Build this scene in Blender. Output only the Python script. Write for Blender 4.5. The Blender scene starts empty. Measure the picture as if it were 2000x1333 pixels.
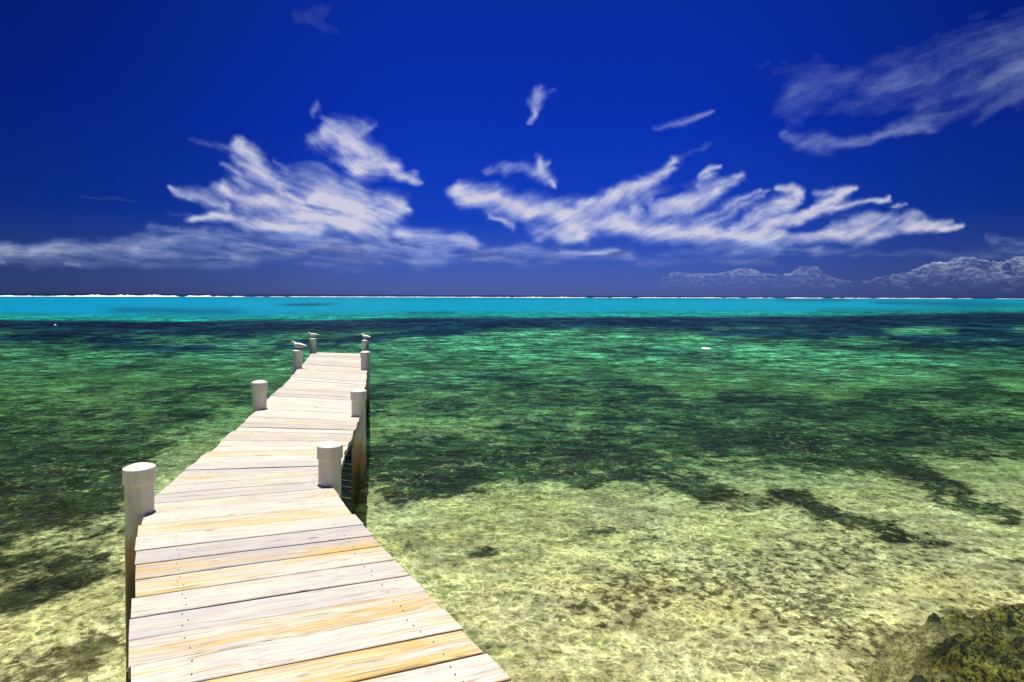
import bpy, bmesh, math, random
import numpy as np
from mathutils import Matrix, Vector

random.seed(7)
rng = np.random.default_rng(11)
SC = bpy.context.scene
COL = SC.collection

# ------------------------------------------------------------------ camera
DECK = 0.90            # top of the deck above the water (m)
CAM_H = DECK + 1.60
F = 1204.0             # focal length in photo pixels (2000 wide)
PITCH = math.radians(1.2)
ROLL = math.radians(0.26)
CX, CY = 1000.0, 602.7
cam_d = bpy.data.cameras.new("camera")
cam_d.sensor_width = 36.0
cam_d.lens = F * 36.0 / 2000.0
cam_d.shift_y = -(666.5 - CY) / 2000.0
cam_d.clip_start = 0.05
cam_d.clip_end = 400000.0
cam = bpy.data.objects.new("camera", cam_d)
COL.objects.link(cam)
M3 = Matrix.Rotation(math.radians(90) - PITCH, 3, 'X') @ Matrix.Rotation(ROLL, 3, 'Z')
cam.matrix_world = Matrix.Translation((0, 0, CAM_H)) @ M3.to_4x4()
SC.camera = cam
M3n = np.array(M3)

def ray(px, py):
    return M3 @ Vector(((px - CX) / F, -(py - CY) / F, -1.0))

def at_z(px, py, z):
    d = ray(px, py)
    t = (z - CAM_H) / d.z
    return Vector((d.x * t, d.y * t, z))

def at_y(px, py, y):
    d = ray(px, py)
    t = y / d.y
    return Vector((d.x * t, y, CAM_H + d.z * t))

def project(X, Y, Z):
    P = np.stack([X, Y, Z - CAM_H], -1) @ M3n          # world -> camera axes
    w = np.maximum(-P[..., 2], 1e-3)
    return CX + F * P[..., 0] / w, CY - F * P[..., 1] / w

# ------------------------------------------------------------------ light
SUN_DIR = Vector((-0.05, 0.10, 1.0)).normalized()
sun_d = bpy.data.lights.new("sun", 'SUN')
sun_d.energy = 5.0
sun_d.angle = math.radians(0.53)
sun_d.color = (1.0, 0.945, 0.85)
sun = bpy.data.objects.new("sun", sun_d)
sun.rotation_euler = SUN_DIR.to_track_quat('Z', 'Y').to_euler()
sun.location = (0, 0, 30)
COL.objects.link(sun)

W = bpy.data.worlds.new("World")
SC.world = W
W.use_nodes = True
nt = W.node_tree
nt.nodes.clear()
sky = nt.nodes.new('ShaderNodeTexSky')
sky.sky_type = 'NISHITA'
sky.sun_disc = False
sky.sun_elevation = math.asin(SUN_DIR.z)
sky.sun_rotation = math.atan2(SUN_DIR.x, SUN_DIR.y)
sky.air_density = 1.0
sky.dust_density = 0.3
sky.ozone_density = 3.0
tc = nt.nodes.new('ShaderNodeTexCoord')
sep = nt.nodes.new('ShaderNodeSeparateXYZ')
nt.links.new(tc.outputs['Generated'], sep.inputs[0])
ramp = nt.nodes.new('ShaderNodeValToRGB')
# a polarising filter: it darkens and saturates the blue more the higher one looks
cr = ramp.color_ramp
cr.elements[0].position = 0.0
cr.elements[0].color = (0.056, 0.088, 0.36, 1)
cr.elements[1].position = 1.0
cr.elements[1].color = (0.16, 0.20, 0.34, 1)
for p, c in ((0.05, (0.042, 0.074, 0.33)), (0.12, (0.010, 0.050, 0.34)), (0.25, (0.0065, 0.044, 0.37)),
             (0.42, (0.008, 0.046, 0.34)), (0.60, (0.04, 0.08, 0.3))):
    e = cr.elements.new(p)
    e.color = c + (1,)
nt.links.new(sep.outputs['Z'], ramp.inputs[0])
mul = nt.nodes.new('ShaderNodeMix')
mul.data_type = 'RGBA'
mul.blend_type = 'MULTIPLY'
mul.inputs[0].default_value = 1.0
nt.links.new(sky.outputs[0], mul.inputs[6])
nt.links.new(ramp.outputs[0], mul.inputs[7])
def wm(op, a, b=None, c=None):
    nd = nt.nodes.new('ShaderNodeMath'); nd.operation = op
    for k_, q_ in enumerate((a, b, c)):
        if q_ is None: continue
        if isinstance(q_, bpy.types.NodeSocket): nt.links.new(q_, nd.inputs[k_])
        else: nd.inputs[k_].default_value = q_
    return nd.outputs[0]
side = wm('ABSOLUTE', wm('SUBTRACT', sep.outputs['X'], 0.04))      # the filter bites hardest away from this bearing
fall = nt.nodes.new('ShaderNodeMapRange'); fall.interpolation_type = 'SMOOTHSTEP'
nt.links.new(side, fall.inputs[0])
for k_, q_ in enumerate((.15, .72, 1.05, .45)): fall.inputs[k_ + 1].default_value = q_
pol = nt.nodes.new('ShaderNodeVectorMath'); pol.operation = 'SCALE'
nt.links.new(mul.outputs[2], pol.inputs[0]); nt.links.new(fall.outputs[0], pol.inputs['Scale'])
bg = nt.nodes.new('ShaderNodeBackground')
bg.inputs[1].default_value = 0.138
out = nt.nodes.new('ShaderNodeOutputWorld')
nt.links.new(pol.outputs[0], bg.inputs[0])
nt.links.new(bg.outputs[0], out.inputs[0])

SC.view_settings.view_transform = 'Standard'
SC.view_settings.look = 'None'
SC.view_settings.exposure = 0.6
SC.view_settings.gamma = 1.0
SC.render.engine = 'CYCLES'
SC.cycles.transparent_max_bounces = 24

# ------------------------------------------------------------------ helpers
class NT:
    """small wrapper for building node trees"""
    def __init__(self, name):
        self.m = bpy.data.materials.new(name)
        self.m.use_nodes = True
        self.t = self.m.node_tree
        self.t.nodes.clear()
        self.o = self.n('ShaderNodeOutputMaterial')
    def n(self, kind, **kw):
        nd = self.t.nodes.new(kind)
        for k, v in kw.items():
            setattr(nd, k, v)
        return nd
    def put(self, sock, v):
        if isinstance(v, bpy.types.NodeSocket):
            self.t.links.new(v, sock)
        elif v is not None:
            if hasattr(sock, 'default_value'):
                if isinstance(v, (tuple, list)) and len(v) == 3 and len(sock.default_value) == 4:
                    v = tuple(v) + (1,)
                sock.default_value = v
    def math(self, op, a, b=None, c=None, clamp=False):
        nd = self.n('ShaderNodeMath', operation=op, use_clamp=clamp)
        self.put(nd.inputs[0], a)
        if b is not None: self.put(nd.inputs[1], b)
        if c is not None: self.put(nd.inputs[2], c)
        return nd.outputs[0]
    def mix(self, f, a, b, mode='MIX'):
        nd = self.n('ShaderNodeMix', data_type='RGBA', blend_type=mode)
        self.put(nd.inputs[0], f); self.put(nd.inputs[6], a); self.put(nd.inputs[7], b)
        return nd.outputs[2]
    def maprange(self, v, a, b, c=0.0, d=1.0, smooth=True):
        nd = self.n('ShaderNodeMapRange', interpolation_type='SMOOTHSTEP' if smooth else 'LINEAR')
        self.put(nd.inputs[0], v)
        for i, q in enumerate((a, b, c, d)): self.put(nd.inputs[i + 1], q)
        return nd.outputs[0]
    def noise(self, vec, scale, detail=4, rough=0.55, dist=0.0):
        nd = self.n('ShaderNodeTexNoise')
        self.put(nd.inputs['Vector'], vec)
        nd.inputs['Scale'].default_value = scale
        nd.inputs['Detail'].default_value = detail
        nd.inputs['Roughness'].default_value = rough
        nd.inputs['Distortion'].default_value = dist
        return nd
    def mapping(self, vec, scale=(1, 1, 1), rot=(0, 0, 0), loc=(0, 0, 0)):
        nd = self.n('ShaderNodeMapping')
        self.put(nd.inputs[0], vec)
        nd.inputs['Scale'].default_value = scale
        nd.inputs['Rotation'].default_value = rot
        self.put(nd.inputs['Location'], loc)
        return nd.outputs[0]
    def vadd(self, a, b, op='ADD'):
        nd = self.n('ShaderNodeVectorMath', operation=op)
        self.put(nd.inputs[0], a); self.put(nd.inputs[1], b)
        return nd.outputs[0]
    def vscale(self, a, s):
        nd = self.n('ShaderNodeVectorMath', operation='SCALE')
        self.put(nd.inputs[0], a); self.put(nd.inputs['Scale'], s)
        return nd.outputs[0]
    def bump(self, h, strength=0.5, dist=0.02):
        nd = self.n('ShaderNodeBump')
        self.put(nd.inputs['Height'], h)
        nd.inputs['Strength'].default_value = strength
        nd.inputs['Distance'].default_value = dist
        return nd.outputs[0]
    def attr(self, name, out='Fac'):
        return self.n('ShaderNodeAttribute', attribute_name=name).outputs[out]
    def principled(self, col, rough=0.6, spec=0.5, normal=None, **kw):
        nd = self.n('ShaderNodeBsdfPrincipled')
        self.put(nd.inputs['Base Color'], col)
        self.put(nd.inputs['Roughness'], rough)
        self.put(nd.inputs['Specular IOR Level'], spec)
        if normal is not None: self.put(nd.inputs['Normal'], normal)
        for k, v in kw.items(): self.put(nd.inputs[k], v)
        return nd.outputs[0]
    def out(self, s):
        self.t.links.new(s, self.o.inputs[0])
        return self.m

def tag(o, label=None, cat=None, group=None, kind=None):
    if label: o['label'] = label
    if cat: o['category'] = cat
    if group: o['group'] = group
    if kind: o['kind'] = kind
    return o

def link(name, me, mat=None, parent=None, smooth=False):
    o = bpy.data.objects.new(name, me)
    COL.objects.link(o)
    if mat is not None:
        for m in (mat if isinstance(mat, (list, tuple)) else [mat]):
            me.materials.append(m)
    if parent is not None: o.parent = parent
    if smooth:
        me.polygons.foreach_set('use_smooth', [True] * len(me.polygons))
    return o

def from_bm(name, bm, mat=None, parent=None, smooth=False):
    me = bpy.data.meshes.new(name)
    bm.normal_update()
    bm.to_mesh(me); bm.free()
    return link(name, me, mat, parent, smooth)

def empty(name, loc=(0, 0, 0)):
    o = bpy.data.objects.new(name, None)
    o.location = loc
    o.empty_display_size = 0.2
    COL.objects.link(o)
    return o

def grid_mesh(name, V, nr, nc, keep=None, wrap=False):
    """V: (nr*nc,3); quads of a grid; keep = boolean per vertex"""
    r = np.arange(nr - 1)[:, None]
    c = np.arange(nc if wrap else nc - 1)[None, :]
    c2 = (c + 1) % nc
    q = np.stack([r * nc + c, r * nc + c2, (r + 1) * nc + c2, (r + 1) * nc + c], -1).reshape(-1, 4)
    idx = None
    if keep is not None:
        q = q[keep[q].any(1)]
        used = np.unique(q)
        remap = np.full(len(V), -1); remap[used] = np.arange(len(used))
        q = remap[q]; V = V[used]; idx = used
    me = bpy.data.meshes.new(name)
    me.vertices.add(len(V)); me.vertices.foreach_set('co', V.astype(np.float32).ravel())
    me.loops.add(q.size); me.loops.foreach_set('vertex_index', q.astype(np.int32).ravel())
    me.polygons.add(len(q))
    me.polygons.foreach_set('loop_start', np.arange(0, q.size, 4, dtype=np.int32))
    me.polygons.foreach_set('loop_total', np.full(len(q), 4, dtype=np.int32))
    me.update(calc_edges=True)
    return me, idx

def add_attr(me, name, data, kind='FLOAT'):
    a = me.attributes.new(name, kind, 'POINT')
    if kind == 'FLOAT':
        a.data.foreach_set('value', data.astype(np.float32).ravel())
    else:
        a.data.foreach_set('color', data.astype(np.float32).ravel())

# numpy noise ---------------------------------------------------------------
LAT = rng.random((16, 256, 256))
def vnoise(x, y, s=0):
    L = LAT[s % 16]
    xi = np.floor(x).astype(int); yi = np.floor(y).astype(int)
    fx = x - xi; fy = y - yi
    fx = fx * fx * (3 - 2 * fx); fy = fy * fy * (3 - 2 * fy)
    a = L[yi & 255, xi & 255]; b = L[yi & 255, (xi + 1) & 255]
    c = L[(yi + 1) & 255, xi & 255]; d = L[(yi + 1) & 255, (xi + 1) & 255]
    return (a * (1 - fx) + b * fx) * (1 - fy) + (c * (1 - fx) + d * fx) * fy
def fbm(x, y, s=0, o=4, g=0.5):
    t = 0; a = 1; n = 0
    for i in range(o):
        t = t + a * vnoise(x + 17.3 * i, y - 9.1 * i, s + i); n += a
        x = x * 2.03; y = y * 2.03; a *= g
    return t / n

def sstep(a, b, x):
    t = np.clip((x - a) / (b - a), 0, 1)
    return t * t * (3 - 2 * t)

def strokes(px, py, S, ys=1.0, soft=1.0):
    """union of soft brush strokes; S: list of (amp, [(x,y,r),...])"""
    pos = np.zeros_like(px); neg = np.zeros_like(px)
    for amp, pts in S:
        if len(pts) == 1: pts = [pts[0], (pts[0][0] + .1, pts[0][1], pts[0][2])]
        best = np.zeros_like(px)
        for (x0, y0, r0), (x1, y1, r1) in zip(pts[:-1], pts[1:]):
            dx, dy = x1 - x0, (y1 - y0) * ys
            ax, ay = px - x0, (py - y0) * ys
            h = np.clip((ax * dx + ay * dy) / (dx * dx + dy * dy), 0, 1)
            d = np.hypot(ax - dx * h, ay - dy * h) / (r0 + (r1 - r0) * h)
            best = np.maximum(best, np.exp(-(d ** 2) * 0.9 * soft))
        if amp > 0: pos = 1 - (1 - pos) * (1 - amp * best)
        else: neg = np.maximum(neg, -amp * best)
    return pos * (1 - neg)

# ------------------------------------------------------------------ ground under the water, and the water
def polar_grid():
    ang = np.concatenate([np.radians(np.arange(-66, 66.01, 0.33)), np.radians(np.arange(70, 293, 4.0))])
    dep = F * 2.5 / np.arange(1300, 6.0, -3.0)
    rad = np.concatenate([[0.02, 0.6, 1.4], dep, np.geomspace(dep[-1] * 1.06, 3200, 60), np.geomspace(3600, 90000, 16)])
    A, R = np.meshgrid(ang, rad)
    return A, R, len(rad), len(ang)

HOR0 = 577.5
def rel(px, py):          # pixels below the horizon
    return py - (HOR0 + (px - 1000) * math.tan(ROLL))

A, R, NR, NC = polar_grid()
X = R * np.sin(A); Y = R * np.cos(A)
front = Y > 0.8

# --- seabed
und = (fbm(X * 0.35 + 50, Y * 0.35 + 50, 1, 3) - 0.5) * 0.10 * np.clip(R / 4, 0, 1)
bedz = -0.92 + und - 3.0 * sstep(30, 120, R) - 12 * sstep(400, 1500, R)
px, py = project(X, Y, bedz)
px = np.where(front, px, -9999.0); py = np.where(front, py, 9999.0)
GRASS = [
    (.7, [(-100, 905, 60), (150, 905, 60), (260, 890, 30)]), (.6, [(-60, 965, 50), (120, 960, 50), (230, 955, 26)]),
    (.55, [(-150, 860, 120), (150, 850, 90), (330, 835, 50)]), (.55, [(-150, 1000, 130), (100, 1010, 110), (210, 1040, 50)]), (.45, [(-150, 1150, 120), (60, 1160, 100), (200, 1120, 50)]),
    (.30, [(0, 790, 60), (200, 790, 60), (400, 790, 60)]),
    (1.0, [(-260, 880, 90), (-50, 880, 75), (60, 880, 62), (180, 893, 42), (340, 871, 13)]),
    (.95, [(-150, 935, 70), (100, 930, 60), (220, 922, 45), (290, 905, 22)]),
    (.8, [(-50, 1010, 50), (110, 995, 50), (235, 985, 35)]),
    (.65, [(-50, 1100, 60), (60, 1090, 60), (180, 1080, 40)]),
    (.5, [(30, 1170, 40), (150, 1130, 34)]),
    (.6, [(295, 776, 18), (420, 763, 34), (490, 775, 26)]), (.55, [(-20, 735, 30), (80, 738, 22)]),
    (.5, [(150, 760, 14), (230, 756, 16)]), (.4, [(340, 800, 20), (430, 812, 22)]),
    (.85, [(725, 770, 26), (830, 745, 26), (1080, 741, 30), (1180, 754, 28), (1320, 776, 18)]),
    (.55, [(740, 800, 40), (900, 790, 50), (1100, 782, 50), (1300, 800, 50), (1500, 795, 50), (1700, 812, 50)]),
    (.6, [(730, 885, 60), (1000, 880, 90), (1300, 872, 100), (1500, 885, 90), (1750, 900, 60)]),
    (.7, [(760, 966, 40), (850, 948, 52), (960, 928, 40)]), (.5, [(730, 925, 40), (860, 920, 40)]),
    (.65, [(1020, 922, 40), (1150, 930, 40), (1290, 934, 40), (1380, 962, 34)]),
    (.5, [(800, 860, 40), (900, 870, 36)]), (.5, [(1050, 850, 50), (1200, 845, 60), (1350, 850, 50)]),
    (.8, [(1400, 792, 34), (1480, 786, 40), (1560, 795, 26)]),
    (.85, [(1640, 802, 30), (1780, 825, 46), (2100, 850, 60)]),
    (.7, [(1690, 768, 20), (1890, 775, 36), (2100, 790, 40)]),
    (.75, [(1560, 868, 34), (1720, 900, 46), (1850, 955, 40), (1975, 1012, 26)]),
    (.6, [(1400, 850, 40), (1600, 856, 55), (1800, 870, 40), (2050, 890, 30)]),
    (.6, [(1520, 965, 26), (1600, 997, 34), (1700, 1028, 30), (1860, 1062, 24)]),
    (.5, [(1380, 970, 26), (1500, 985, 24)]), (.45, [(1900, 1080, 30), (2050, 1100, 40)]),
    (.6, [(915, 1085, 22), (960, 1072, 26)]), (.5, [(775, 1087, 12)]), (.35, [(800, 1060, 22), (830, 1052, 18)]),
    (.45, [(1560, 737, 16), (1700, 745, 16)]), (.5, [(1880, 740, 26), (1930, 752, 18)]),
    (.35, [(1130, 1040, 30), (1260, 1046, 30)]), (.3, [(1500, 1055, 60), (1700, 1120, 50)]),
]
wx = px + 66 * (fbm(px / 70, py / 26, 3, 3) - .5); wy = py + 34 * (fbm(px / 60 + 9, py / 22, 5, 3) - .5)
g = strokes(wx, wy, GRASS, ys=2.0, soft=.95) * (.62 + .85 * fbm(X * 1.1 + 31, Y * .7 + 12, 9, 3))
WEED = [(.9, [(150, 1285, 30), (200, 1255, 34)]), (.7, [(60, 1325, 60), (150, 1310, 40)]),
        (.4, [(1250, 1130, 90), (1480, 1140, 110), (1600, 1170, 80)]), (.35, [(1100, 1180, 60), (1250, 1190, 60)]),
        (.35, [(1560, 1220, 80), (1750, 1240, 80)]), (.3, [(1650, 1060, 90), (1800, 1100, 60)]),
        (.5, [(1690, 1310, 40), (1800, 1270, 50)]), (.6, [(1870, 1200, 40), (2050, 1190, 60)])]
w = strokes(wx, wy, WEED, ys=1.8)
bed_me, _ = grid_mesh("seabed", np.stack([X, Y, bedz], -1).reshape(-1, 3), NR, NC, wrap=True)
add_attr(bed_me, 'grass', np.clip(g * 1.15, 0, 1))
add_attr(bed_me, 'weed', w)

m = NT("seabed_sand")
pos = m.n('ShaderNodeNewGeometry').outputs['Position']
big = m.noise(pos, 0.55, 5, .6).outputs[0]
mid = m.noise(pos, 2.3, 6, .62, 0.6).outputs[0]
fine = m.noise(pos, 9.0, 6, .65, 0.4).outputs[0]
grit = m.noise(pos, 34.0, 4, .6).outputs[0]
sand = m.mix(m.maprange(big, .35, .65), (0.93, 0.85, 0.43), (0.96, 0.90, 0.54))
sand = m.mix(m.maprange(mid, .52, .68, 0, .6), sand, (0.42, 0.46, 0.18))
sand = m.mix(m.maprange(fine, .52, .60, 0, .7), sand, (0.34, 0.35, 0.12))
sand = m.mix(m.maprange(grit, .55, .66, 0, .7), sand, (0.13, 0.13, 0.05))
wd = m.math('ADD', m.attr('weed'), m.math('MULTIPLY', m.math('SUBTRACT', fine, .5), 2.4))
sand = m.mix(m.maprange(wd, .24, .54, 0, .75), sand, (0.085, 0.075, 0.022))
gr = m.math('ADD', m.attr('grass'), m.math('MULTIPLY', m.math('SUBTRACT', mid, .5), 1.8))
gr = m.math('ADD', gr, m.math('MULTIPLY', m.math('SUBTRACT', fine, .5), .95))
gcol = m.mix(m.maprange(grit, .4, .62), (0.005, 0.010, 0.007), (0.050, 0.062, 0.022))
gcol = m.mix(m.maprange(m.noise(m.vadd(pos, (9, 4, 0)), 5.5, 5, .7, .8).outputs[0], .555, .60, 0, m.maprange(big, .42, .62, .15, .95)), gcol, (.62, .62, .26))  # pale light flecks painted into the grass colour
col = m.mix(m.maprange(gr, .14, .72, 0, .96), sand, gcol)
hgt = m.math('ADD', m.math('MULTIPLY', mid, 1.0), m.math('MULTIPLY', fine, .5))
seabed_mat = m.out(m.principled(col, .95, .1, m.bump(hgt, .9, .10)))
bed = link("seabed", bed_me, seabed_mat, smooth=True)
tag(bed, kind='structure')

# --- water
Z0 = np.zeros_like(X)
px, py = project(X, Y, Z0)
v = F * 2.5 / np.maximum(Y, 0.3)                 # like pixels below the horizon
px = np.where(Y > 0.5, px, np.where(X > 0, 4000., -2000.))
wob = 9 * (fbm(px / 160, v / 10, 2, 3) - .5)
vv = v + wob
def lerp(a, b, t): return a[None, None, :] * (1 - t[..., None]) + b[None, None, :] * t[..., None]
C = lambda *a: np.array(a, float)
turq = lerp(C(.000, .30, .47), C(.001, .27, .50), sstep(900, 0, px) * .7)
turq = turq * (1 - .22 * sstep(14, 3, v)[..., None])
gt = np.broadcast_to(C(.006, .20, .165), turq.shape)
edge_t = np.interp(px, [-600, 0, 400, 700, 1100, 1600, 2000, 2600], [50, 50, 52, 46, 40, 36, 27, 25])
body = turq * (1 - sstep(edge_t - 17, edge_t - 2, vv)[..., None]) + gt * sstep(edge_t - 17, edge_t - 2, vv)[..., None]
green = C(.032, .155, .066)
body = body * (1 - sstep(edge_t - 4, edge_t + 30, v)[..., None]) + green * sstep(edge_t - 4, edge_t + 30, v)[..., None]
body = body * (1 - sstep(110, 210, v)[..., None]) + C(.034, .100, .034) * sstep(110, 210, v)[..., None]
# dark seagrass bed across the whole view
low = np.interp(px, [-600, 0, 200, 330, 560, 720, 860, 1000, 1300, 1500, 1650, 1800, 2000, 2600],
                    [100, 103, 114, 122, 116, 100, 84, 72, 76, 84, 96, 104, 106, 110])
vn = v + 16 * (fbm(px / 110 + 3, v / 7, 6, 3) - .5)
band = sstep(edge_t - 2, edge_t + 4, v + .5 * wob) * (1 - sstep(low - 12, low + 8, vn))
patch = fbm(px / 120, v / 7 + 30, 8, 4, .6)
innr = sstep(edge_t + 18, edge_t + 34, v)
thin = np.where(px > 700, .75, .55)
band = band * (1 - thin * innr * sstep(.50, .66, patch))
SPOTS = [(.75, [(545, 597, 8), (600, 595.5, 16), (650, 594, 8)]), (.6, [(810, 612, 12), (880, 611, 14)]),
         (.5, [(240, 606, 30), (440, 610, 40)]), (.5, [(1720, 592, 18), (1900, 595, 40), (1990, 597, 20)]),
         (.35, [(1600, 612, 30), (1900, 610, 60)]), (.35, [(1540, 586, 20), (1640, 587, 20)]),
         (.8, [(1270, 685, 26), (1360, 690, 26)]), (.6, [(1420, 668, 30), (1520, 663, 20)]),
         (.7, [(1620, 680, 26), (1700, 684, 30)]), (.7, [(1900, 668, 40), (2080, 676, 60)]),
         (.6, [(1810, 690, 30), (1990, 700, 40)])]
band = 1 - (1 - band) * (1 - strokes(px + 1.5 * wob, py, SPOTS, ys=6.0))
dark = lerp(C(.001, .0075, .017), C(.0015, .014, .019), sstep(edge_t, edge_t + 50, v))
body = body * (1 - band[..., None]) + dark * band[..., None]
# outside the reef: deep blue
reef_v = np.interp(px, [-800, 0, 600, 1000, 1400, 2000, 3000], [6.5, 6.3, 4.5, 4.0, 3.0, 2.0, 1.6])
deep = 1 - sstep(reef_v * .88, reef_v * .98, v)
body = body * (1 - deep[..., None]) + C(.001, .012, .045) * deep[..., None]
opac = np.interp(v, [60, 85, 115, 150, 200, 280, 400, 700], [1.0, .92, .66, .48, .33, .20, .09, .04])
opac = np.maximum(opac, band * sstep(60, 90, v) * .0 + np.where(v < 130, band, 0) * .97)
wat_me, _ = grid_mesh("water", np.stack([X, Y, Z0], -1).reshape(-1, 3), NR, NC, wrap=True)
body = body * np.where(v < edge_t, .53, .62)[..., None]
add_attr(wat_me, 'body', np.concatenate([body, np.ones_like(v)[..., None]], -1), 'FLOAT_COLOR')
add_attr(wat_me, 'opac', opac)
add_attr(wat_me, 'calm', .85 * (1 - sstep(edge_t - 14, edge_t + 2, v)))

m = NT("sea_water")
pos = m.n('ShaderNodeNewGeometry').outputs['Position']
wv = m.mapping(pos, (0.55, 1.0, 1.0), (0, 0, 0.15))
warp = m.vscale(m.vadd(m.noise(pos, 1.1, 3).outputs[1], (.5, .5, .5), 'SUBTRACT'), 0.7)
n1 = m.noise(m.vadd(wv, m.vscale(warp, .4)), 4.2, 5, .62, .5).outputs[0]       # ripples
n2 = m.noise(wv, 1.15, 4, .6, .6).outputs[0]                  # chop
n3 = m.noise(m.mapping(pos, (0.8, .7, 1.0)), 0.16, 5, .68, .6).outputs[0]  # long waves seen far out
n5 = m.noise(m.mapping(pos, (1.0, .6, 1.0)), 0.55, 4, .65, .8).outputs[0]
n0 = m.noise(m.vadd(pos, m.vscale(warp, .3)), 13.0, 4, .6, .6).outputs[0]
n4 = m.noise(m.mapping(pos, (0.22, 1.0, 1.0)), 0.03, 4, .6).outputs[0]
h = m.math('ADD', m.math('MULTIPLY', n1, .35), n2)
h = m.math('ADD', h, m.math('MULTIPLY', n3, 3.0))
nrm = m.bump(h, .85, .16)
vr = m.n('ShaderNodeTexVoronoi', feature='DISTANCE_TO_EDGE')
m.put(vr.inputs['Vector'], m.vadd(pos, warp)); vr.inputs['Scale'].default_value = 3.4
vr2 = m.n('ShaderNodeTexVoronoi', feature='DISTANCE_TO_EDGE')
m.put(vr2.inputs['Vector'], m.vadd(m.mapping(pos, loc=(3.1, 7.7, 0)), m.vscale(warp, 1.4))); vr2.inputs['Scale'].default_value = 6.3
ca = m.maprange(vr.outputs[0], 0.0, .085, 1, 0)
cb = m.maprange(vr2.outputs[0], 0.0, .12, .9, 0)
lens = m.math('MAXIMUM', ca, cb)                              # painted caustics: bright lines put into the water's tint and body colour
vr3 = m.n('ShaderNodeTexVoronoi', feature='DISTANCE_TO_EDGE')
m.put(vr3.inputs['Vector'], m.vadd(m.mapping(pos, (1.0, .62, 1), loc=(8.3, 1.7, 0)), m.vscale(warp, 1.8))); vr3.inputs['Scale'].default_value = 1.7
caustic3 = m.math('MULTIPLY', m.maprange(vr3.outputs[0], 0.0, .10, 1, 0), m.maprange(n1, .46, .60, 0, 1))
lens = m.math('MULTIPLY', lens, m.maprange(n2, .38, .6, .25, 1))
lens = m.math('MAXIMUM', lens, caustic3)
tr = m.math('ADD', lens, m.math('MULTIPLY', m.math('SUBTRACT', 1.0, lens), m.maprange(m.attr('opac'), .04, .3, .73, .64, smooth=False)))  # caustic lines painted as a clearer tint
rip = m.math('MULTIPLY', m.maprange(n1, .40, .56, .72, 1.0), m.maprange(n0, .43, .54, .74, 1.0))  # light and dark of the ripples painted into the tint
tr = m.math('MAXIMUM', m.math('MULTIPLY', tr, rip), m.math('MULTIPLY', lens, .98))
tcol = m.n('ShaderNodeCombineColor')
dq = m.attr('opac')
m.put(tcol.inputs[0], m.math('MULTIPLY', tr, m.maprange(dq, .03, .42, .98, .50, smooth=False))); m.put(tcol.inputs[1], m.math('MULTIPLY', tr, m.maprange(dq, .03, .5, 1.0, .9, smooth=False))); m.put(tcol.inputs[2], m.math('MULTIPLY', tr, m.maprange(dq, .03, .5, .94, .66, smooth=False)))
tb = m.n('ShaderNodeBsdfTransparent'); m.put(tb.inputs[0], tcol.outputs[0])
bc = m.attr('body', 'Color')
k = m.math('MULTIPLY', m.maprange(n1, .36, .64, .30, 2.0), m.maprange(n2, .36, .64, .45, 1.75))  # ripple and chop shading painted into the body colour
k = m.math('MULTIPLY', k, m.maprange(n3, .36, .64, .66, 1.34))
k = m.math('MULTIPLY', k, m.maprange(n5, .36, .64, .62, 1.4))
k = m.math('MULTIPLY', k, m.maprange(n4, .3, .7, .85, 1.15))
k = m.math('MULTIPLY', k, m.maprange(lens, 0, 1, .80, 1.9))  # painted caustics brighten the body colour too
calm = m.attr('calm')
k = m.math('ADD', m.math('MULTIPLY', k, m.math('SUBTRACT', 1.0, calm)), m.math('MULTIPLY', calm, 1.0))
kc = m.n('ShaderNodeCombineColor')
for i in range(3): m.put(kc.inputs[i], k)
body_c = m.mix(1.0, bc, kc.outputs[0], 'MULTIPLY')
up = m.math('MULTIPLY', m.maprange(n3, .44, .62, 0, 1), m.maprange(n5, .42, .62, .15, 1))
up = m.math('MULTIPLY', m.math('ADD', up, m.maprange(n2, .55, .68, 0, .6)), m.attr('opac'))
up = m.math('MULTIPLY', up, m.math('SUBTRACT', 1.0, calm))
body_c = m.mix(m.math('MULTIPLY', up, 1.0), body_c, (.003, .028, .034), 'ADD')  # teal wave highlights painted over the dark water
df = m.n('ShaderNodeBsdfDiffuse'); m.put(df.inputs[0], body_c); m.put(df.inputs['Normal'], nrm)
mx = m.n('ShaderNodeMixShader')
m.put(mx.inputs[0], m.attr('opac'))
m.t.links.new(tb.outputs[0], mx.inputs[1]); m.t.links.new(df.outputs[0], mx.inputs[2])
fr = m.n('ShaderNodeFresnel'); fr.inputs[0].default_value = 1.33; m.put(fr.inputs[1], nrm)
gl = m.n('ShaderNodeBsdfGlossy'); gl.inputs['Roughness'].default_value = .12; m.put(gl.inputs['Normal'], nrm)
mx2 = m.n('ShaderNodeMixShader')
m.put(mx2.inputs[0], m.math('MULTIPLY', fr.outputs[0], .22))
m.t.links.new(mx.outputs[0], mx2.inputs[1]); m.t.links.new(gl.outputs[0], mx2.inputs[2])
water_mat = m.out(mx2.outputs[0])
water = link("water", wat_me, water_mat, smooth=True)
tag(water, kind='structure')

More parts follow.
